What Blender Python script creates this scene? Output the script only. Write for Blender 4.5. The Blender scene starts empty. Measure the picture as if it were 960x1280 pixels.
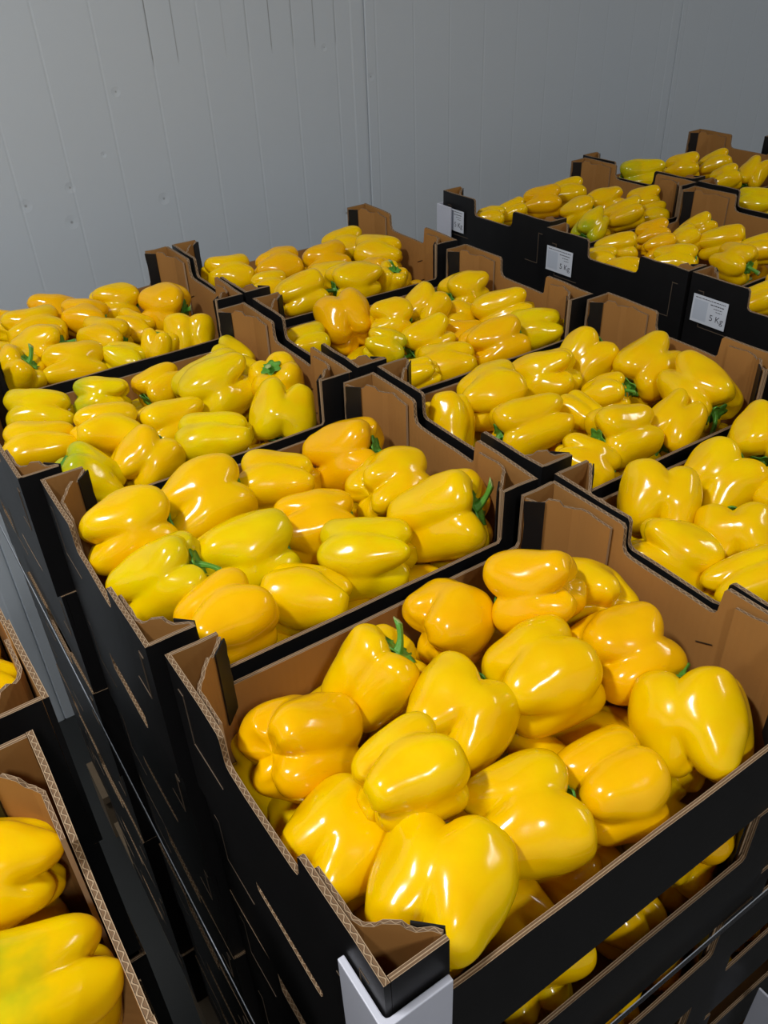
import bpy, bmesh, math, random
from mathutils import Matrix, Vector, Quaternion, noise
rnd = random.Random(11)
SC = bpy.context.scene
COL = SC.collection
TOP = 1200.0            # height of the carton post tops above the floor, mm
PI = math.pi

# ------------------------------------------------------------ camera, view, lights
cd = bpy.data.cameras.new('camera'); cam = bpy.data.objects.new('camera', cd); COL.objects.link(cam)
cd.sensor_fit = 'HORIZONTAL'; cd.sensor_width = 36.0; cd.lens = 39.3033; cd.clip_start = 0.01
cam.matrix_world = Matrix(((0.82965, 0.34411, -0.43963, -0.0840), (-0.55720, 0.46127, -0.69048, -0.1812), (-0.03481, 0.81781, 0.57443, 1.6276)) + ((0, 0, 0, 1),))
SC.camera = cam
SC.view_settings.view_transform = 'Standard'; SC.view_settings.look = 'None'
SC.view_settings.exposure = 0.0; SC.view_settings.gamma = 1.0; SC.view_settings.use_curve_mapping = False
wd = bpy.data.worlds.new('world'); SC.world = wd; wd.use_nodes = True
wd.node_tree.nodes['Background'].inputs[0].default_value = (0.55, 0.6, 0.68, 1)
wd.node_tree.nodes['Background'].inputs[1].default_value = 0.05
CEIL = 2.75
# tube battens under the ceiling: x, y, rotation, length, watts; the last is added to brighten the far wall
LAMPS = [(-0.62, 0.30, PI * .4, 0.34, 24.5), (-0.30, -1.20, PI * .4, 0.34, 18.5), (2.5, -0.8, PI / 2, 1.2, 19.0)]

# ------------------------------------------------------------ helpers
def link(o, parent=None):
    COL.objects.link(o)
    if parent is not None: o.parent = parent
    return o
def mk(name, me, mats=None, parent=None, loc=None):
    if mats:
        for m in mats: me.materials.append(m)
    o = bpy.data.objects.new(name, me); link(o, parent)
    if loc: o.location = loc
    return o
def tag(o, label=None, cat=None, group=None, kind=None):
    if label: o['label'] = label
    if cat: o['category'] = cat
    if group: o['group'] = group
    if kind: o['kind'] = kind
    return o
def empty(name, loc, rz=0.0):
    o = bpy.data.objects.new(name, None); o.empty_display_size = 0.05
    o.location = loc; o.rotation_euler = (0, 0, rz); COL.objects.link(o); return o
def bm_mesh(name, bm, smooth=False):
    me = bpy.data.meshes.new(name)
    bmesh.ops.recalc_face_normals(bm, faces=bm.faces)
    bm.to_mesh(me); bm.free()
    if smooth:
        for p in me.polygons: p.use_smooth = True
    return me
def add_box(bm, x0, y0, z0, x1, y1, z1, mi=0):
    v = [bm.verts.new(c) for c in ((x0,y0,z0),(x1,y0,z0),(x1,y1,z0),(x0,y1,z0),(x0,y0,z1),(x1,y0,z1),(x1,y1,z1),(x0,y1,z1))]
    for f in ((0,3,2,1),(4,5,6,7),(0,1,5,4),(1,2,6,5),(2,3,7,6),(3,0,4,7)):
        bm.faces.new([v[i] for i in f]).material_index = mi
    return v
def copy_tree(o, parent=None):
    c = o.copy(); COL.objects.link(c)
    if parent is not None: c.parent = parent
    for ch in list(o.children): copy_tree(ch, c)
    return c

# ------------------------------------------------------------ materials
def new_mat(name):
    m = bpy.data.materials.new(name); m.use_nodes = True
    nt = m.node_tree; return m, nt, nt.nodes['Principled BSDF']
def nd(nt, t, **kw):
    n = nt.nodes.new(t)
    for k, v in kw.items(): setattr(n, k, v)
    return n
def math_n(nt, op, a, b=None, clamp=False):
    n = nd(nt, 'ShaderNodeMath', operation=op, use_clamp=clamp)
    for i, v in enumerate((a, b)):
        if v is None: continue
        if isinstance(v, (int, float)): n.inputs[i].default_value = v
        else: nt.links.new(v, n.inputs[i])
    return n.outputs[0]
def mix_c(nt, f, a, b):
    n = nd(nt, 'ShaderNodeMix', data_type='RGBA')
    for i, v in ((0, f), (6, a), (7, b)):
        if isinstance(v, (int, float)): n.inputs[i].default_value = v
        elif isinstance(v, tuple): n.inputs[i].default_value = (*v, 1)
        else: nt.links.new(v, n.inputs[i])
    return n.outputs[2]
def simple(name, col, rough=0.5, metal=0.0, spec=0.5, var=0.0, scale=20.0, bump=0.0):
    m, nt, b = new_mat(name)
    b.inputs['Base Color'].default_value = (*col, 1); b.inputs['Roughness'].default_value = rough
    b.inputs['Metallic'].default_value = metal; b.inputs['Specular IOR Level'].default_value = spec
    tc = nd(nt, 'ShaderNodeTexCoord'); no = nd(nt, 'ShaderNodeTexNoise'); no.inputs['Scale'].default_value = scale; no.inputs['Detail'].default_value = 4
    nt.links.new(tc.outputs['Object'], no.inputs['Vector'])
    if var:
        c2 = tuple(min(1, c * (1 + var)) for c in col); c1 = tuple(c * (1 - var) for c in col)
        nt.links.new(mix_c(nt, no.outputs['Fac'], c1, c2), b.inputs['Base Color'])
    if bump:
        bp = nd(nt, 'ShaderNodeBump'); bp.inputs['Distance'].default_value = 0.001; bp.inputs['Strength'].default_value = bump
        nt.links.new(no.outputs['Fac'], bp.inputs['Height']); nt.links.new(bp.outputs[0], b.inputs['Normal'])
    return m

def mat_pepper():
    m, nt, b = new_mat('pepper_skin')
    oi = nd(nt, 'ShaderNodeObjectInfo'); tc = nd(nt, 'ShaderNodeTexCoord')
    at = nd(nt, 'ShaderNodeAttribute', attribute_type='OBJECT', attribute_name='green')
    no = nd(nt, 'ShaderNodeTexNoise'); no.inputs['Scale'].default_value = 3.0; no.inputs['Detail'].default_value = 3
    vm = nd(nt, 'ShaderNodeVectorMath', operation='ADD'); nt.links.new(tc.outputs['Object'], vm.inputs[0])
    cb = nd(nt, 'ShaderNodeCombineXYZ'); nt.links.new(math_n(nt, 'MULTIPLY', oi.outputs['Random'], 37.0), cb.inputs[0]); nt.links.new(cb.outputs[0], vm.inputs[1])
    nt.links.new(vm.outputs[0], no.inputs['Vector'])
    base = mix_c(nt, math_n(nt, 'MULTIPLY', math_n(nt, 'SUBTRACT', no.outputs['Fac'], 0.35, True), 1.2, True), oi.outputs['Color'], (0.84, 0.40, 0.0))
    sep = nd(nt, 'ShaderNodeSeparateXYZ'); nt.links.new(tc.outputs['Object'], sep.inputs[0])
    g = math_n(nt, 'ADD', math_n(nt, 'MULTIPLY', sep.outputs['Z'], 1.5), math_n(nt, 'MULTIPLY', no.outputs['Fac'], 1.6))
    g = math_n(nt, 'ADD', g, math_n(nt, 'MULTIPLY', math_n(nt, 'SUBTRACT', at.outputs['Fac'], 0.7, True), 0.9))
    g = math_n(nt, 'MULTIPLY', math_n(nt, 'SUBTRACT', g, 0.88, True), 1.5, True)
    g = math_n(nt, 'MULTIPLY', g, at.outputs['Fac'], True)
    nt.links.new(mix_c(nt, g, base, (0.26, 0.42, 0.012)), b.inputs['Base Color'])
    b.inputs['Roughness'].default_value = 0.15; b.inputs['Specular IOR Level'].default_value = 0.42
    b.inputs['Subsurface Weight'].default_value = 0.22; b.inputs['Subsurface Radius'].default_value = (1.0, 0.55, 0.06); b.inputs['Subsurface Scale'].default_value = 0.010
    n2 = nd(nt, 'ShaderNodeTexNoise'); n2.inputs['Scale'].default_value = 4.0; n2.inputs['Detail'].default_value = 1
    nt.links.new(vm.outputs[0], n2.inputs['Vector'])
    bp = nd(nt, 'ShaderNodeBump'); bp.inputs['Distance'].default_value = 0.0035; bp.inputs['Strength'].default_value = 0.22
    nt.links.new(n2.outputs['Fac'], bp.inputs['Height']); nt.links.new(bp.outputs[0], b.inputs['Normal'])
    return m
def mat_edge():
    """cut edge of corrugated board: two liners with the waved flute between them, u runs along the edge in metres, v across it"""
    m, nt, b = new_mat('corrugated_edge')
    uv = nd(nt, 'ShaderNodeUVMap'); sp = nd(nt, 'ShaderNodeSeparateXYZ'); nt.links.new(uv.outputs[0], sp.inputs[0])
    s = math_n(nt, 'SINE', math_n(nt, 'MULTIPLY', sp.outputs[0], 2 * PI / 0.0066))
    d = math_n(nt, 'ABSOLUTE', math_n(nt, 'SUBTRACT', sp.outputs[1], math_n(nt, 'ADD', math_n(nt, 'MULTIPLY', s, 0.24), 0.5)))
    flute = math_n(nt, 'MULTIPLY', math_n(nt, 'SUBTRACT', 0.17, d), 12.0, True)
    e = math_n(nt, 'ABSOLUTE', math_n(nt, 'SUBTRACT', sp.outputs[1], 0.5))
    liner = math_n(nt, 'MULTIPLY', math_n(nt, 'SUBTRACT', e, 0.33), 14.0, True)
    f = math_n(nt, 'MAXIMUM', flute, liner)
    nt.links.new(mix_c(nt, f, (0.15, 0.085, 0.04), (0.36, 0.25, 0.15)), b.inputs['Base Color'])
    b.inputs['Roughness'].default_value = 0.85
    bp = nd(nt, 'ShaderNodeBump'); bp.inputs['Distance'].default_value = 0.002; bp.inputs['Strength'].default_value = 0.8
    nt.links.new(f, bp.inputs['Height']); nt.links.new(bp.outputs[0], b.inputs['Normal'])
    return m
def mat_kraft():
    m, nt, b = new_mat('kraft_board')
    tc = nd(nt, 'ShaderNodeTexCoord'); no = nd(nt, 'ShaderNodeTexNoise'); no.inputs['Scale'].default_value = 14; no.inputs['Detail'].default_value = 5
    mp = nd(nt, 'ShaderNodeMapping'); mp.inputs['Scale'].default_value = (1, 1, 0.25)
    nt.links.new(tc.outputs['Object'], mp.inputs[0]); nt.links.new(mp.outputs[0], no.inputs['Vector'])
    nt.links.new(mix_c(nt, no.outputs['Fac'], (0.315, 0.150, 0.040), (0.355, 0.174, 0.048)), b.inputs['Base Color'])
    b.inputs['Roughness'].default_value = 0.72; b.inputs['Specular IOR Level'].default_value = 0.25
    sp = nd(nt, 'ShaderNodeSeparateXYZ'); nt.links.new(tc.outputs['Object'], sp.inputs[0])
    w = math_n(nt, 'SINE', math_n(nt, 'MULTIPLY', math_n(nt, 'ADD', sp.outputs[0], sp.outputs[1]), 2 * PI / 0.0072))
    bp = nd(nt, 'ShaderNodeBump'); bp.inputs['Distance'].default_value = 0.0004; bp.inputs['Strength'].default_value = 0.12
    nt.links.new(w, bp.inputs['Height']); nt.links.new(bp.outputs[0], b.inputs['Normal'])
    return m
def mat_wall():
    m, nt, b = new_mat('coated_wall_panel')
    tc = nd(nt, 'ShaderNodeTexCoord'); P = tc.outputs['Object']
    no = nd(nt, 'ShaderNodeTexNoise'); no.inputs['Scale'].default_value = 1.6; no.inputs['Detail'].default_value = 4; nt.links.new(P, no.inputs['Vector'])
    col = mix_c(nt, no.outputs['Fac'], (0.49, 0.55, 0.615), (0.54, 0.585, 0.63))
    sp = nd(nt, 'ShaderNodeSeparateXYZ'); nt.links.new(P, sp.inputs[0])
    # dirt that has run down the ribs from above and stops at the same height
    mp = nd(nt, 'ShaderNodeMapping'); mp.inputs['Scale'].default_value = (9, 9, 0.9); nt.links.new(P, mp.inputs[0])
    n2 = nd(nt, 'ShaderNodeTexNoise'); n2.inputs['Scale'].default_value = 1.1; n2.inputs['Detail'].default_value = 2; nt.links.new(mp.outputs[0], n2.inputs['Vector'])
    u = math_n(nt, 'ADD', sp.outputs[0], 100 * 0.098 * 0.5 - 0.330 + 0.0245)
    fr = math_n(nt, 'ABSOLUTE', math_n(nt, 'SUBTRACT', math_n(nt, 'FRACT', math_n(nt, 'DIVIDE', math_n(nt, 'ADD', u, -0.0), 0.049)), 0.5))
    line = math_n(nt, 'MULTIPLY', math_n(nt, 'SUBTRACT', 0.030, fr), 60.0, True)
    hz = math_n(nt, 'MULTIPLY', math_n(nt, 'SUBTRACT', math_n(nt, 'ADD', sp.outputs[2], math_n(nt, 'MULTIPLY', n2.outputs['Fac'], 0.04)), 1.445), 60.0, True)
    reach = math_n(nt, 'MULTIPLY', math_n(nt, 'LESS_THAN', sp.outputs[0], 0.93), math_n(nt, 'GREATER_THAN', sp.outputs[0], 0.50))
    am = math_n(nt, 'MULTIPLY', math_n(nt, 'SUBTRACT', n2.outputs['Fac'], 0.40, True), 4.0, True)
    st = math_n(nt, 'MULTIPLY', math_n(nt, 'MULTIPLY', line, hz), math_n(nt, 'MULTIPLY', reach, am))
    col = mix_c(nt, math_n(nt, 'MULTIPLY', st, 0.8), col, (0.08, 0.075, 0.07))
    # small chips in the coating
    hgt = None
    for (x, z, r) in ((0.446, 1.393, 0.006), (0.400, 1.292, 0.004), (0.325, 1.245, 0.007), (0.500, 1.195, 0.008), (0.239, 1.227, 0.008), (0.313, 1.184, 0.009), (0.890, 1.425, 0.005), (0.92, 1.09, 0.009), (1.0, 1.36, 0.006)):
        vm = nd(nt, 'ShaderNodeVectorMath', operation='DISTANCE'); nt.links.new(P, vm.inputs[0]); vm.inputs[1].default_value = (x, 1.499, z)
        dd = math_n(nt, 'MULTIPLY', math_n(nt, 'SUBTRACT', r * 1.5, vm.outputs['Value'], True), 1 / (r * 1.5), True)
        hgt = dd if hgt is None else math_n(nt, 'ADD', hgt, dd)
    col = mix_c(nt, math_n(nt, 'MULTIPLY', math_n(nt, 'SUBTRACT', hgt, 0.72, True), 3.0, True), col, (0.10, 0.10, 0.10))
    nt.links.new(col, b.inputs['Base Color'])
    b.inputs['Roughness'].default_value = 0.42; b.inputs['Specular IOR Level'].default_value = 0.4
    bp = nd(nt, 'ShaderNodeBump'); bp.inputs['Distance'].default_value = 0.0016; bp.inputs['Strength'].default_value = 0.6; bp.invert = True
    nt.links.new(math_n(nt, 'ADD', hgt, math_n(nt, 'MULTIPLY', no.outputs['Fac'], 1.0)), bp.inputs['Height']); nt.links.new(bp.outputs[0], b.inputs['Normal'])
    return m
M_PEP = mat_pepper()
M_STEM = simple('pepper_stem', (0.095, 0.30, 0.028), 0.42, var=0.35, scale=60, bump=0.3)
M_CUT = simple('cut_stem_end', (0.36, 0.45, 0.16), 0.7, var=0.2, scale=90)
M_BLACK = simple('black_print', (0.0075, 0.0072, 0.0078), 0.42, spec=0.35, var=0.25, scale=30, bump=0.15)
M_KRAFT = mat_kraft(); M_EDGE = mat_edge()
M_SLIT = simple('slit_edge', (0.10, 0.07, 0.045), 0.8, var=0.2)
M_GUARD = simple('grey_plastic', (0.55, 0.57, 0.66), 0.38, var=0.05, scale=12)
M_PAPER = simple('label_paper', (0.62, 0.66, 0.74), 0.6, var=0.04, scale=20)
M_PAPER2 = simple('label_thermal_patch', (0.50, 0.55, 0.64), 0.6, var=0.06, scale=20)
M_INK = simple('label_ink', (0.05, 0.05, 0.07), 0.7)
M_STRAP = simple('plastic_strap', (0.02, 0.02, 0.025), 0.25)
M_STRAP_GLINT = simple('strap_edge_glint', (0.42, 0.46, 0.52), 0.3)  # highlight on the black band's lit top edge, painted as a pale colour
M_WALL = mat_wall()
M_WHITE = simple('white_coating', (0.60, 0.62, 0.64), 0.5, var=0.04, scale=3)
M_FLOOR = simple('grey_resin_floor', (0.016, 0.018, 0.018), 0.5, var=0.25, scale=4, bump=0.2)
M_WOOD = simple('pallet_wood', (0.14, 0.10, 0.06), 0.8, var=0.3, scale=12, bump=0.5)
M_STEEL = simple('lamp_housing', (0.7, 0.7, 0.7), 0.4)

# ------------------------------------------------------------ room
def wall(name, mat, x0, y0, x1, y1, z0=0.0, z1=CEIL):
    bm = bmesh.new(); add_box(bm, x0, y0, z0, x1, y1, z1); o = mk(name, bm_mesh(name, bm), [mat]); return tag(o, kind='structure')
XA, XB, YA, YB = -1.6, 4.6, -2.4, 1.5
fl = wall('floor', M_FLOOR, XA - .1, YA - .1, XB + .1, YB + .2, -0.1, 0.0)
wall('ceiling', M_WHITE, XA - .1, YA - .1, XB + .1, YB + .2, CEIL, CEIL + .1)
wb = wall('wall_back', M_WHITE, XA - .1, YB + .02, XB + .1, YB + .1)
wall('wall_left', M_WHITE, XA - .1, YA, XA, YB + .02); wall('wall_right', M_WHITE, XB, YA, XB + .1, YB + .02); wall('wall_front', M_WHITE, XA - .1, YA - .1, XB + .1, YA)
def rib_panel(x0, x1):
    """one sandwich panel: a thin sheet with shallow upright V grooves every 98 mm and a folded joint at each side"""
    pts = [(x0, YB + .02), (x0, YB + .004), (x0 + .0015, YB + .001), (x0 + .003, YB)]
    n = int(math.floor((x1 - x0) / .098))
    k0 = math.ceil((x0 - .330) / .098)
    g = .330 + k0 * .098
    while g < x1 - .012:
        if g > x0 + .012: pts += [(g - .0035, YB), (g, YB + .00042), (g + .0035, YB)]
        g += .098
    pts += [(x1 - .036, YB), (x1 - .032, YB - .0007), (x1 - .008, YB - .0007), (x1 - .003, YB), (x1 - .0015, YB + .001), (x1, YB + .004), (x1, YB + .02)]
    bm = bmesh.new()
    lo = [bm.verts.new((x, y, 0.0)) for x, y in pts]; hi = [bm.verts.new((x, y, CEIL)) for x, y in pts]
    n = len(pts)
    for i in range(n): bm.faces.new((lo[i], lo[(i + 1) % n], hi[(i + 1) % n], hi[i]))
    return bm_mesh('wall_panel', bm)
x = XA
for xe in (-0.985, 0.0, 0.990, 1.975, 2.960, 3.945, XB):
    mk('wall_panel', rib_panel(x, xe), [M_WALL], wb); x = xe

me_mat = bpy.data.materials.new('lit_diffuser'); me_mat.use_nodes = True
pb = me_mat.node_tree.nodes['Principled BSDF']; pb.inputs['Emission Color'].default_value = (1, .97, .92, 1); pb.inputs['Emission Strength'].default_value = 2.0
for i, (x, y, rz, ln, watts) in enumerate(LAMPS):
    t = empty('ceiling_light', (x, y, CEIL), rz)
    tag(t, 'white %s batten light on the ceiling %s' % ('short' if ln < 1 else 'long', ('above the aisle left of the nearest stack', 'in front of the nearest stack', 'added on the far side to brighten the wall')[i]), 'lamp')
    bm = bmesh.new(); add_box(bm, -ln / 2, -.05, -.05, ln / 2, .05, 0); mk('housing', bm_mesh('housing', bm), [M_STEEL], t)
    bm = bmesh.new(); add_box(bm, -ln / 2 + .02, -.035, -.062, ln / 2 - .02, .035, -.05); mk('diffuser', bm_mesh('diffuser', bm), [me_mat], t)
    L = bpy.data.lights.new('lamp_light', 'AREA'); L.shape = 'RECTANGLE'; L.size = ln - .04; L.size_y = .10; L.energy = watts; L.color = (1, .98, .95)
    lo = bpy.data.objects.new('lamp_light', L); link(lo, t); lo.location = (0, 0, -.066)

# ------------------------------------------------------------ cartons
BX, BY, BH, T = 383.0, 283.0, 150.0, 4.0
def strip_panel(bm, path, prof, thick, fl_edge=True, uvl=None, bend=None, bottom=0.0, black_ends=False):
    """upright board: PATH plan polyline, the board lies to the left of it; PROF list of (distance along, top height).
    material 0 outer side (right of the path), 1 inner side, 2 cut edges"""
    uvl = bm.loops.layers.uv.verify()
    seg = []; acc = 0
    for a, b in zip(path, path[1:]):
        d = math.hypot(b[0] - a[0], b[1] - a[1]); seg.append((acc, acc + d, a, b)); acc += d
    nv = []
    for i in range(len(path)):
        ns = []
        if i > 0: ns.append(seg[i - 1])
        if i < len(seg): ns.append(seg[i])
        sx = sy = 0
        for s in ns:
            d = s[1] - s[0]; sx += -(s[3][1] - s[2][1]) / d; sy += (s[3][0] - s[2][0]) / d
        l = math.hypot(sx, sy); c = 1.0
        if len(ns) == 2:
            d = ns[0][1] - ns[0][0]; c = max(.5, (-(ns[0][3][1] - ns[0][2][1]) / d * sx + (ns[0][3][0] - ns[0][2][0]) / d * sy) / l)
        nv.append((sx / l / c, sy / l / c))
    def at(s):
        for k, (s0, s1, a, b) in enumerate(seg):
            if s <= s1 + 1e-6:
                t = (s - s0) / (s1 - s0); x = a[0] + (b[0] - a[0]) * t; y = a[1] + (b[1] - a[1]) * t
                n0, n1 = nv[k], nv[k + 1]; return x, y, n0[0] + (n1[0] - n0[0]) * t, n0[1] + (n1[1] - n0[1]) * t
    P = list(prof)
    for (s0, s1, a, b) in seg[1:]:
        if not any(abs(q[0] - s0) < .3 for q in P):
            for i in range(len(P) - 1):
                if P[i][0] < s0 < P[i + 1][0]:
                    t = (s0 - P[i][0]) / (P[i + 1][0] - P[i][0]); P.insert(i + 1, (s0, P[i][1] + t * (P[i + 1][1] - P[i][1]))); break
    cols = []
    for (s, h) in P:
        x, y, nx, ny = at(s); o = bend(s) if bend else 0.0
        zz = [bottom, 75.0, h] if h > 80 else [bottom, (bottom + h) / 2, h]
        c = []
        for j, z in enumerate(zz):
            k = o * (z / BH) ** 2
            xo, yo = x - nx * k, y - ny * k
            c.append((bm.verts.new((xo / 1e3, yo / 1e3, z / 1e3)), bm.verts.new(((xo + nx * thick) / 1e3, (yo + ny * thick) / 1e3, z / 1e3))))
        cols.append((s, h, c))
    run = 0
    for (a, b) in zip(cols, cols[1:]):
        ca, cb = a[2], b[2]; horiz = abs(b[0] - a[0]) > .05
        if horiz:
            for j in (0, 1):
                bm.faces.new((ca[j][0], cb[j][0], cb[j + 1][0], ca[j + 1][0])).material_index = 0
                bm.faces.new((ca[j][1], ca[j + 1][1], cb[j + 1][1], cb[j][1])).material_index = 1
        d = math.hypot(b[0] - a[0], b[1] - a[1])
        f = bm.faces.new((ca[2][0], cb[2][0], cb[2][1], ca[2][1])); f.material_index = 2
        for l, (u, v) in zip(f.loops, ((run, 0), (run + d, 0), (run + d, 1), (run, 1))):
            l[uvl].uv = (u / 1e3 if fl_edge else 0.0, v)
        run += d
    for e, sgn in ((cols[0], 1), (cols[-1], -1)):
        c = e[2]
        for j in (0, 1):
            f = bm.faces.new((c[j][0], c[j + 1][0], c[j + 1][1], c[j][1]) if sgn > 0 else (c[j][0], c[j][1], c[j + 1][1], c[j + 1][0])); f.material_index = 2
            if black_ends: f.material_index = 0
            for l in f.loops: l[uvl].uv = (0.0, .95)
def post_path(cx, cy):
    pl = [(39, 4.6), (36.5, 8.5), (9.5, 34.5), (5.6, 42), (5.2, 78)]
    return [(BX - x if cx else x, BY - y if cy else y) for x, y in pl]
def carton_meshes(seed, fine=True):
    r = random.Random(seed); D = {}
    def j(a): return r.uniform(-a, a)
    # end walls along Y, notched in the middle; the path runs so that the inside is on its left
    for side in (0, 1):
        a, b = 88 + j(2), 190 + j(2)
        pr = [(0, BH + j(1)), (30, BH + j(.8)), (60, BH + j(1.2)), (a - 3, BH + j(.6)), (a, BH - 3), (a + 1, BH - 20), (a + 4, BH - 26), (a + 10, BH - 28),
              (120, BH - 28.5 + j(.5)), (160, BH - 28.5 + j(.6)), (b - 6, BH - 29), (b - 2, BH - 27.5), (b, BH - 24), (b + 1.5, BH - 3), (b + 4, BH + j(.4)), (225, BH + j(1.2)), (255, BH + j(.9)), (BY, BH + j(.6))]
        if side == 1: pr = [(BY - s, h) for s, h in reversed(pr)]
        amp = .7 + j(.5); ph = r.uniform(0, 1)
        bend = (lambda s, amp=amp, ph=ph: amp * math.sin(PI * s / BY) + (.5) * math.sin(s / 26. + ph * 6))
        bm = bmesh.new()
        path = [(0, BY), (0, 0)] if side == 0 else [(BX, 0), (BX, BY)]
        strip_panel(bm, path, pr if side else [(BY - s, h) for s, h in reversed(pr)], T, True, bend=bend, black_ends=True)
        D['end_wall', side] = bm_mesh('end_wall', bm)
    for side in (0, 1):
        lo = BH - 57 + j(1.0)
        pr = [(0, BH + j(.6)), (20, BH + j(.8)), (36.5, BH + j(.6)), (37.3, lo + 5), (40, lo + .6)] + [(60 + 38 * i, lo + j(.5)) for i in range(7)] + [(BX - 8 - 40, lo + .6), (BX - 8 - 37.3, lo + 5), (BX - 8 - 36.5, BH), (BX - 28, BH + j(.8)), (BX - 8, BH)]
        bm = bmesh.new()
        path = [(T, 0), (BX - T, 0)] if side == 0 else [(BX - T, BY), (T, BY)]
        amp = 1.2 + j(1.5)
        strip_panel(bm, path, pr, 3.6, False, bend=(lambda s, amp=amp: -amp * math.sin(PI * s / (BX - 8)) * (1 if s else 0)), black_ends=True)
        D['side_board', side] = bm_mesh('side_board', bm)
    for cx in (0, 1):
        for cy in (0, 1):
            pl = post_path(cx, cy); mir = (cx + cy) % 2
            if not mir: pl = pl   # board lies to the left of the path
            path = pl if mir else list(reversed(pl))
            tot = sum(math.dist(a, b) for a, b in zip(pl, pl[1:]))
            b1 = 14 + j(3)
            pr = [(0, BH - 1.0), (6, BH - 2 + j(.6)), (b1, BH - 5 + j(1)), (b1 + 5, BH - 3.0), (b1 + 8, BH + .5), (b1 + 18, BH - 1.5 + j(.8)), (b1 + 22, BH - 6 + j(1)), (44, BH - 7 + j(.8)), (52, BH - 6 + j(1)), (60, BH - 4 + j(1.2)), (70, BH - 5.5 + j(1)), (tot, BH - 7 + j(1))]
            if not mir: pr = [(tot - s, h) for s, h in reversed(pr)]
            bm = bmesh.new(); strip_panel(bm, path, pr, 2.8, True)
            D['corner_post', cx, cy] = bm_mesh('corner_post', bm)
            # narrow glued strip whose printed black side faces into the carton
            bm = bmesh.new(); fx = (lambda x: BX - x) if cx else (lambda x: x); fy = (lambda y: BY - y) if cy else (lambda y: y)
            a = (42.6, 7.0); c = (29.6, 19.7); q = []
            n = 9; prev = None
            for i in range(n + 1):
                z = 72 + (BH - 2 - 72) * i / n; o = j(1.1)
                w = []
                for (px, py) in ((a[0] - o * .6, a[1] + o * .6), (c[0], c[1])):
                    for k in (0.0, 1.0): w.append(bm.verts.new((fx(px + k * .95 * 1.0) / 1e3, fy(py + k * .95) / 1e3, (z + (j(1) if i == 0 else 0)) / 1e3)))
                if prev:
                    for (u, v) in ((0, 1), (1, 3), (3, 2), (2, 0)): bm.faces.new((prev[u], prev[v], w[v], w[u]))
                else: bm.faces.new((w[0], w[2], w[3], w[1]))
                prev = w
            bm.faces.new((prev[0], prev[1], prev[3], prev[2]))
            D['glue_strip', cx, cy] = bm_mesh('glue_strip', bm)
    bm = bmesh.new(); add_box(bm, T / 1e3, 3.6e-3, 0.3e-3, (BX - T) / 1e3, (BY - 3.6) / 1e3, 3e-3); D['bottom_board', 0] = bm_mesh('bottom_board', bm)
    # cut slots in the end walls, seen as fine lines of bare board
    for side in (0, 1):
        xo = -.0006 if side == 0 else BX / 1e3 + .0006; xi = .0006 if side == 0 else BX / 1e3 - .0006
        for e, y in enumerate((.024, (BY - 24) / 1e3)):
            s = 1 if y < .1 else -1; bm = bmesh.new()
            add_box(bm, min(xo, xi), y - .0004, .075, max(xo, xi), y + .0004, .128)
            add_box(bm, min(xo, xi), min(y, y - s * .009), .1265, max(xo, xi), max(y, y - s * .009), .1275)
            add_box(bm, min(xo, xi), min(y, y + s * .05), .075, max(xo, xi), max(y, y + s * .03), .0758)
            D['slot', side, e] = bm_mesh('slot', bm)
    for side in (0, 1):
        bm = bmesh.new()
        for (y, z) in ((93 + j(3), 92), (86 + j(2), 60), (BY - 93 + j(3), 92)):
            v = [bm.verts.new(c) for c in (((T + .4) / 1e3, y / 1e3, z / 1e3), ((T + .4) / 1e3, (y + 15) / 1e3, (z - 7) / 1e3), ((T + .4) / 1e3, (y + 15) / 1e3, (z - 5.6) / 1e3), ((T + .4) / 1e3, y / 1e3, (z + 1.2) / 1e3))]
            if side:
                for q in v: q.co.x = BX / 1e3 - q.co.x
            bm.faces.new(v)
        bmesh.ops.solidify(bm, geom=bm.faces[:], thickness=.0004)
        D['crease', side] = bm_mesh('crease', bm)
    return D
VARS = [carton_meshes(s) for s in (4, 9, 23)]
for D in VARS:
    for k, me in D.items():
        if k[0] in ('end_wall', 'side_board'): ms = [M_BLACK, M_KRAFT, M_EDGE]
        elif k[0] == 'corner_post': ms = [M_KRAFT, M_KRAFT, M_EDGE]
        elif k[0] == 'glue_strip': ms = [M_BLACK]
        elif k[0] == 'bottom_board': ms = [M_KRAFT]
        else: ms = [M_SLIT]
        for m in ms: me.materials.append(m)
def merged_mesh(D):
    bm = bmesh.new()
    idx = {M_BLACK.name: 0, M_KRAFT.name: 1, M_EDGE.name: 2, M_SLIT.name: 3}
    for k, me in D.items():
        if k[0] in ('crease',): continue
        n0 = len(bm.faces); bm.from_mesh(me); bm.faces.ensure_lookup_table()
        for f in bm.faces[n0:]: f.material_index = idx[me.materials[min(f.material_index, len(me.materials) - 1)].name]
    me = bpy.data.meshes.new('produce_carton'); bm.to_mesh(me); bm.free()
    for m in (M_BLACK, M_KRAFT, M_EDGE, M_SLIT): me.materials.append(m)
    return me
MERGED = [merged_mesh(D) for D in VARS]
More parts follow.
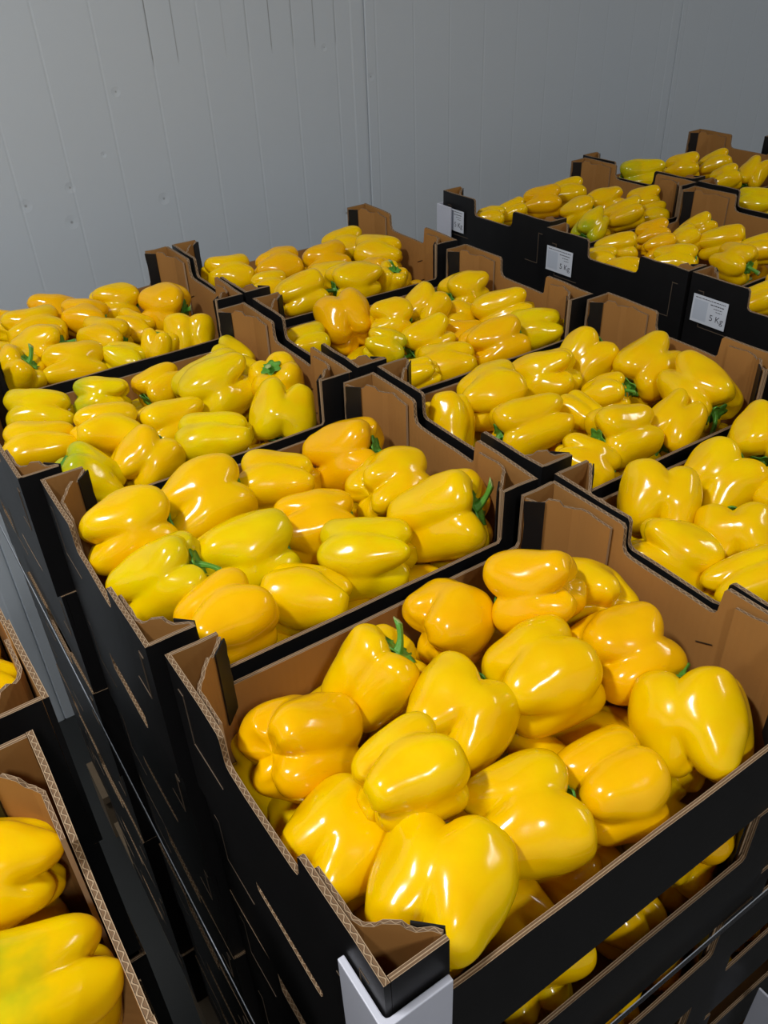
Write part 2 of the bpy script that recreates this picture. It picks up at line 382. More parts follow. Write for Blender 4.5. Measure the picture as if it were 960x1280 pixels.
def carton(x, y, ztop, rz, var, label, group, parts=True, dz=0):
    z = (TOP + ztop - BH) / 1e3
    if not parts:
        o = bpy.data.objects.new('produce_carton', MERGED[var]); link(o); o.location = (x / 1e3, y / 1e3, z); o.rotation_euler = (0, 0, rz)
        return tag(o, label, 'carton', group)
    t = empty('produce_carton', (x / 1e3, y / 1e3, z), rz); tag(t, label, 'carton', group)
    for k, me in VARS[var].items():
        if k[0] == 'slot' or k[0] == 'crease': continue
        o = bpy.data.objects.new(k[0], me); link(o, t)
        if k[0] == 'end_wall':
            for e in (0, 1): link(bpy.data.objects.new('slot', VARS[var]['slot', k[1], e]), o)
            s = bpy.data.objects.new('crease', VARS[var]['crease', k[1]]); link(s, o)
        if k[0] == 'glue_strip': o['label'] = 'black glued strip at the corner post'
    return t
BOXES = {
    'A': (17.2, -4.1, 0.0, 0.0052),
    'B': (6.0, 294.0, 0.0, -0.0051),
    'C': (-10.9, 590.5, 0.0, 0.0048),
    'D': (1.3, 905.5, 0.0, 0.0006),
    'E': (406.3, 6.2, 0.0, -0.0028),
    'F': (403.4, 303.1, 0.0, -0.0010),
    'G': (384.3, 598.1, 0.0, -0.0091),
    'H': (388.6, 908.9, 0.0, -0.0131),
    'I': (930.2, 856.6, 8.0, 0.0300),
    'J': (917.9, 558.2, 8.0, 0.0300),
    'K': (924.0, 270.0, 8.0, 0.0150),
    'M': (1323.1, 887.0, 8.0, 0.0150),
    'N': (1325.1, 589.0, 8.0, 0.0100),
    'P': (-466.0, -61.0, 40.0, -0.0000),
    'Q': (-450.3, 232.3, 40.0, 0.0300),
    'T': (1738.0, 745.0, 8.0, 0.0000),
}
GROUP_TOP = 'open black cartons of yellow peppers on top of the stacks'
CLAB = {
 'A': ('front carton', 'nearest open black carton with the grey corner guard at its near corner'),
 'B': ('second carton', 'open black carton directly behind the nearest one in the left row'),
 'C': ('third carton', 'open black carton third from the front in the left row'),
 'D': ('left wall carton', 'open black carton by the wall at the end of the left row'),
 'E': ('carton right of front', 'open black carton directly right of the nearest one, cut by the picture edge'),
 'F': ('middle second carton', 'open black carton second in the row right of the left row'),
 'G': ('middle third carton', 'open black carton third in the row right of the left row'),
 'H': ('middle wall carton', 'open black carton by the wall in the row right of the left row'),
 'I': ('guarded labelled carton', 'black carton with paper label and grey corner guard nearest the wall on the far stack'),
 'J': ('middle labelled carton', 'black carton with the second paper label on the far stack'),
 'K': ('nearest labelled carton', 'black carton with the nearest and largest paper label on the far stack'),
 'M': ('far wall carton', 'black carton against the wall behind the carton with the guard on the far stack'),
 'N': ('far edge carton', 'black carton behind the second labelled carton at the right picture edge'),
 'T': ('farthest carton', 'black carton whose corner just shows at the right edge near the wall'),
 'P': ('lower left carton', 'open black carton in the lower left corner holding the very large pepper'),
 'Q': ('left edge carton', 'open black carton at the left edge behind the lower left one'),
}
ROOTS = {}
for i, (k, (x, y, zt, rz)) in enumerate(BOXES.items()):
    ROOTS[k] = carton(x, y, zt, rz, (i * 2 + 1) % 3, CLAB[k][1], None)

# paper labels on the end walls of the far stack
def text_mesh(s, size):
    c = bpy.data.curves.new('lettering', 'FONT'); c.body = s; c.size = size; c.extrude = .00005
    o = bpy.data.objects.new('lettering', c); COL.objects.link(o); dg = bpy.context.evaluated_depsgraph_get()
    me = bpy.data.meshes.new_from_object(o.evaluated_get(dg)); bpy.data.objects.remove(o); me.materials.clear(); me.materials.append(M_INK); return me
TXT = text_mesh('5 Kg', .0125)
def paper_label(root, y, z):
    """y: distance of the label's far edge from the carton's near corner (mm) on the end wall that faces -x"""
    w, h = .058, .040
    bm = bmesh.new(); add_box(bm, 0, 0, 0, w, h, .0004); lab = mk('paper_label', bm_mesh('paper_label', bm), [M_PAPER], root)
    lab['label'] = 'white paper label reading 5 Kg'
    # label plane: local x runs to -y (left to right for a viewer), local y up, outward -x
    lab.matrix_local = Matrix(((0, 0, -1, -.0032), (-1, 0, 0, y / 1e3), (0, 1, 0, z / 1e3), (0, 0, 0, 1)))
    bm = bmesh.new(); add_box(bm, .003, .004, .0004, .026, .033, .0005); mk('printed_field', bm_mesh('printed_field', bm), [M_PAPER2], lab)
    t = mk('lettering', TXT, None, lab); t.location = (.031, .0085, .00045)
    bm = bmesh.new()
    for (x0, yy, x1, th) in ((.004, .0355, .054, .0011), (.030, .0305, .052, .0014), (.036, .0262, .050, .0010), (.040, .0225, .050, .0009)):
        xx = x0
        while xx < x1:
            d = rnd.uniform(.0015, .0045); add_box(bm, xx, yy, .0004, min(xx + d, x1), yy + th, .0005); xx += d + .0009
    mk('printed_line', bm_mesh('printed_line', bm), [M_INK], lab)
for k, y, z in (('I', 276, 83), ('J', 276, 83), ('K', 272, 83)): paper_label(ROOTS[k], y, z)

# cartons further down in the stacks, standing under the top ones
NLAY = 6
FLOORZ = 150.0
lower = [('A', 'B', 'C', 'D', 'E', 'F', 'G', 'H'), ('I', 'J', 'K', 'M', 'N', 'T'), ('P', 'Q')]
ORD = ('second', 'third', 'fourth', 'fifth', 'sixth', 'lowest')
for gi, names in enumerate(lower):
    zt = BOXES[names[0]][2]; pitch = (TOP + zt - BH - FLOORZ) / NLAY
    for lay in range(NLAY):
        for nm in names:
            x, y, _, rz = BOXES[nm]
            jx, jy = rnd.uniform(-3, 3), rnd.uniform(-3, 3)
            if nm in 'ABCD': jx = rnd.uniform(1.5, 4.5)
            if nm == 'A' and lay == 0: jx, jy = 3, -2
            if nm == 'A' and lay == 1: jx, jy = 4, -5
            top = (TOP + zt - BH) - lay * pitch - TOP
            near = nm in ('A', 'E', 'B', 'C', 'D') and lay < 4 and gi == 0
            carton(x + jx, y + jy, top, rz + rnd.uniform(-.004, .004), (ord(nm[0]) + lay) % 3, 'black carton in the %s layer from the top under the %s' % (ORD[lay], CLAB[nm][0]), None, parts=near and not (nm in 'BCD' and lay > 1))

# wooden pallets under the stacks
def pallet(x0, y0, x1, y1, label):
    t = empty('wooden_pallet', (x0 / 1e3, y0 / 1e3, 0)); tag(t, label, 'pallet'); W, D_ = (x1 - x0) / 1e3, (y1 - y0) / 1e3
    h = (FLOORZ - 2) / 1e3
    n = 7
    me = None
    for i in range(n):
        if me is None:
            bm = bmesh.new(); add_box(bm, 0, 0, 0, W, .11, .020); me = bm_mesh('plank', bm); me.materials.append(M_WOOD)
        o = bpy.data.objects.new('plank', me); link(o, t); o.location = (0, (D_ - .11) * i / (n - 1), h - .020)
    mb = None
    for i in range(3):
        for j in range(3):
            if mb is None: bm = bmesh.new(); add_box(bm, 0, 0, 0, .10, .10, h - .020); mb = bm_mesh('block', bm); mb.materials.append(M_WOOD)
            o = bpy.data.objects.new('block', mb); link(o, t); o.location = ((W - .10) * i / 2, (D_ - .10) * j / 2, 0)
pallet(-8, -6, 800, 1192, 'wooden pallet under the nearest stack of cartons')
pallet(900, 268, 1705, 1166, 'wooden pallet under the stack with the paper labels')
pallet(-472, -66, -62, 520, 'wooden pallet under the stack at the left edge')

# ------------------------------------------------------------ corner guards and strap
def guard(x, y, z0, z1, leg, th, sx, sy, label, taper=0.0):
    """L profile, its outer corner at x, y; the legs run along sx*X and sy*Y"""
    bm = bmesh.new(); th0 = th
    pl = [(0, 0), (leg, 0), (leg, th), (th * 1.6, th), (th * 1.15, th * 1.15), (th, th * 1.6), (th, leg), (0, leg)]
    pl[0] = (th * .35, 0); pl.append((0, th * .35))
    lo = [bm.verts.new((sx * a / 1e3, sy * b / 1e3, 0)) for a, b in pl]; hi = []
    for a, b in pl:
        hi.append(bm.verts.new((sx * a / 1e3, sy * b / 1e3, (z1 - z0) / 1e3)))
    n = len(pl)
    for i in range(n): bm.faces.new((lo[i], lo[(i + 1) % n], hi[(i + 1) % n], hi[i]))
    bm.faces.new(hi); bm.faces.new(lo)
    o = mk('corner_guard', bm_mesh('corner_guard', bm), [M_GUARD]); o.location = (x / 1e3, y / 1e3, (TOP + z0) / 1e3)
    md = o.modifiers.new('bevel', 'BEVEL'); md.width = .0008; md.segments = 2; md.limit_method = 'ANGLE'
    return tag(o, label, 'corner guard')
ax, ay = BOXES['A'][0], BOXES['A'][1]
guard(ax - 6, ay - 6, -TOP, -30, 45, 4.4, 1, 1, 'grey plastic corner guard standing at the near corner of the front carton')
guard(BOXES['I'][0] - 22, BOXES['I'][1] + BY + 4, -TOP, -14, 44, 3.2, 1, -1, 'pale grey corner guard beside the label of the carton by the wall')
guard(516, -46, -TOP, -602, 40, 3.0, 1, 1, 'pale blue corner guard low down below the front carton')
def strap(x0, y0, x1, y1, z, label):
    bm = bmesh.new(); w = 11.0; t = .8; r = 6
    ring = []
    for (cx, cy, a0) in ((x0 + r, y0 + r, PI), (x1 - r, y0 + r, 1.5 * PI), (x1 - r, y1 - r, 0), (x0 + r, y1 - r, .5 * PI)):
        for i in range(5):
            a = a0 + i / 4 * PI / 2; ring.append((cx, cy, math.cos(a), math.sin(a)))
    V = []
    for (cx, cy, c, s) in ring:
        V.append([bm.verts.new(((cx + (r + k) * c) / 1e3, (cy + (r + k) * s) / 1e3, (TOP + z + zz) / 1e3)) for k, zz in ((0, 0), (t, 0), (t, w), (0, w))])
    n = len(V)
    for i in range(n):
        a, b = V[i], V[(i + 1) % n]
        for u in range(4):
            f = bm.faces.new((a[u], b[u], b[(u + 1) % 4], a[(u + 1) % 4])); f.material_index = 1 if u == 2 else 0
    o = mk('strapping_band', bm_mesh('strapping_band', bm), [M_STRAP, M_STRAP_GLINT]); return tag(o, label, 'strap')
strap(-16, -11, 797, 1196, -296, 'thin black plastic band strapped around the nearest stack')

# ------------------------------------------------------------ peppers
def catmull(pts, n):
    out = []; m = len(pts)
    for i in range(m - 1):
        p0 = pts[max(i - 1, 0)]; p1 = pts[i]; p2 = pts[i + 1]; p3 = pts[min(i + 2, m - 1)]
        for k in range(n):
            t = k / n
            out.append(tuple(.5 * ((2 * b) + (c - a) * t + (2 * a - 5 * b + 4 * c - d) * t * t + (-a + 3 * b - 3 * c + d) * t ** 3) for a, b, c, d in zip(p0, p1, p2, p3)))
    out.append(pts[-1]); return out
def pepper_mesh(seed, n):
    r = random.Random(seed)
    prof = [(0, -.37), (.07, -.39), (.15, -.455), (.225, -.485), (.315, -.455), (.388, -.37), (.447, -.215), (.490, -.02), (.505, .14), (.483, .29), (.425, .405), (.32, .465), (.215, .445), (.135, .385), (.07, .345), (0, .335)]
    tb = r.uniform(-.05, .04)
    prof = catmull(prof, 3)
    NT = 80
    lobes = [(2 * PI * i / n + r.uniform(-.22, .22), r.uniform(.86, 1.10), r.uniform(-.055, .045), r.uniform(-.03, .03)) for i in range(n)]
    dd = .50 if n == 4 else .46
    def field(th, d):
        best = []; 
        for (a, ro, bb, tt) in lobes:
            ph = math.atan2(math.sin(th - a), math.cos(th - a)); R_ = .62 * ro; q = R_ * R_ - (d * math.sin(ph)) ** 2
            g = d * math.cos(ph) + math.sqrt(q) if q > 0 and math.cos(ph) > -.2 else .3
            best.append((g, bb, tt))
        k = 42.0; mx = max(b[0] for b in best); ws = [math.exp(k * (b[0] - mx)) for b in best]; s = sum(ws)
        return mx + math.log(s) / k * .6, sum(w * b[1] for w, b in zip(ws, best)) / s, sum(w * b[2] for w, b in zip(ws, best)) / s
    nrm = (dd + .62) * .955; mid = (.42, .75, .52, .85, .38, .62)[seed % 6]
    bend = (r.uniform(-.10, .10), r.uniform(-.10, .10)); tw = r.uniform(-.22, .22); seedv = Vector((seed * 3.1, seed * 1.7, 0))
    bm = bmesh.new(); rows = []
    for (pr, pz) in prof:
        if pr < 1e-4: rows.append([bm.verts.new((0, 0, pz))]); continue
        row = []
        e = 1 - math.exp(-((pz - .0) / .30) ** 2)          # 0 in the middle, 1 at the ends
        w = min(1.0, (pr / .25)) ** 1.2
        for i in range(NT):
            th = 2 * PI * i / NT; g, bb, tt = field(th + tw * pz, dd * (.74 + .26 * e))
            g /= nrm * (1 - .0 * e)
            f = 1 + (g - 1) * w * (mid + (1.2 - mid) * e)
            deep = max(0.0, 1 - g)
            rr = pr * f * (1 + tb * (-pz))
            z = pz
            if pz < 0: z += w * (bb * min(1, -pz * 2.6)) + deep * w * .62 * max(0, (-pz - .12)) / .36
            else: z += w * tt * min(1, pz * 2.4) - deep * w * .34 * max(0, (pz - .15)) / .3
            x, y = rr * math.cos(th), rr * math.sin(th)
            nv = noise.noise(Vector((x * 3.2, y * 3.2, z * 2.6)) + seedv) * .034 + noise.noise(Vector((x * 7, y * 7, z * 5)) + seedv) * .008
            k = 1 + nv * 2 * w
            row.append(bm.verts.new((x * k + bend[0] * z * z, y * k + bend[1] * z * z, z)))
        rows.append(row)
    for a, b in zip(rows, rows[1:]):
        for i in range(NT):
            j = (i + 1) % NT
            if len(a) == 1: bm.faces.new((a[0], b[j], b[i]))
            elif len(b) == 1: bm.faces.new((a[i], a[j], b[0]))
            else: bm.faces.new((a[i], a[j], b[j], b[i]))
    me = bm_mesh('bell_pepper', bm, True); me.materials.append(M_PEP); return me
def stem_meshes(seed, short=False):
    r = random.Random(seed * 7 + 1)
    bm = bmesh.new(); ln = r.uniform(.22, .30) * (.36 if short else 1); bx, by = r.uniform(-.16, .16), r.uniform(-.16, .16); rows = []
    for i in range(9):
        t = i / 8; z = .345 + ln * t; x, y = bx * t * t, by * t * t; rad = .062 * (1 - .42 * math.sin(min(1, t * 1.5) * PI / 2)) + (.018 * max(0, t - .7) / .3)
        rows.append([bm.verts.new((x + rad * (1 + .12 * math.cos(5 * a)) * math.cos(a), y + rad * (1 + .12 * math.cos(5 * a)) * math.sin(a), z)) for a in [2 * PI * k / 20 for k in range(20)]])
    for a, b in zip(rows, rows[1:]):
        for k in range(20): bm.faces.new((a[k], a[(k + 1) % 20], b[(k + 1) % 20], b[k]))
    c = bm.verts.new((bx, by, .345 + ln + .004))
    for k in range(20): bm.faces.new((rows[-1][k], rows[-1][(k + 1) % 20], c)).material_index = 1
    st = bm_mesh('stem', bm, True); st.materials.append(M_STEM); st.materials.append(M_CUT)
    bm = bmesh.new(); N = 42; pts = r.choice((5, 6)); R0 = [];
    rr = [(.050, .388), (.09, .380), (.13, .392), (.165, .415)]
    rings = []
    for (q, z) in rr:
        rings.append([bm.verts.new((q * (1 + (q - .05) * 1.6 * math.cos(pts * a)) * math.cos(a), q * (1 + (q - .05) * 1.6 * math.cos(pts * a)) * math.sin(a), z + .010)) for a in [2 * PI * k / N for k in range(N)]])
    low = [bm.verts.new((v.co.x * .98, v.co.y * .98, v.co.z - .02)) for v in rings[-1]]
    for a, b in zip(rings, rings[1:] + [low]):
        for k in range(N): bm.faces.new((a[k], a[(k + 1) % N], b[(k + 1) % N], b[k]))
    ca = bm_mesh('calyx', bm, True); ca.materials.append(M_STEM)
    return st, ca
PM4 = [(pepper_mesh(s, 4), stem_meshes(s)) for s in (1, 2, 3, 4, 5, 6)]
PM3 = [(pepper_mesh(s, 3), stem_meshes(s)) for s in (11, 12, 13)]
SHORT = [stem_meshes(s, True) for s in (31, 32, 33)]
TINT = {0: (0.85, 0.555, 0.0), 1: (0.87, 0.48, 0.0), 2: (0.80, 0.60, 0.0), 3: (0.80, 0.60, 0.0), 4: (0.84, 0.57, 0.0)}
def pepper(P, q, L, W, n, tint, label, group, idx):
    me, (st, ca) = (PM4 if n == 4 else PM3)[idx % (6 if n == 4 else 3)]
    if not any(w in label for w in ('stem', 'cavity', 'sliver')): st, ca = SHORT[idx % 3]
    o = bpy.data.objects.new('bell_pepper', me); COL.objects.link(o)
    o.location = (P[0] / 1e3, P[1] / 1e3, (P[2] + TOP) / 1e3); o.rotation_mode = 'QUATERNION'; o.rotation_quaternion = Quaternion(q).normalized(); o.scale = (W / 1e3, W / 1e3, L / 1e3)
    c = TINT[tint]; v = rnd.uniform(-.05, .05)
    o.color = (c[0] * (1 + v * .5), c[1] * (1 + v), c[2], 1); o['green'] = {0: 0.0, 1: 0.0, 2: .22, 3: .7, 4: .92}[tint]
    s = bpy.data.objects.new('stem', st); link(s, o); k = bpy.data.objects.new('calyx', ca); link(k, s)
    return tag(o, label, 'pepper', group)
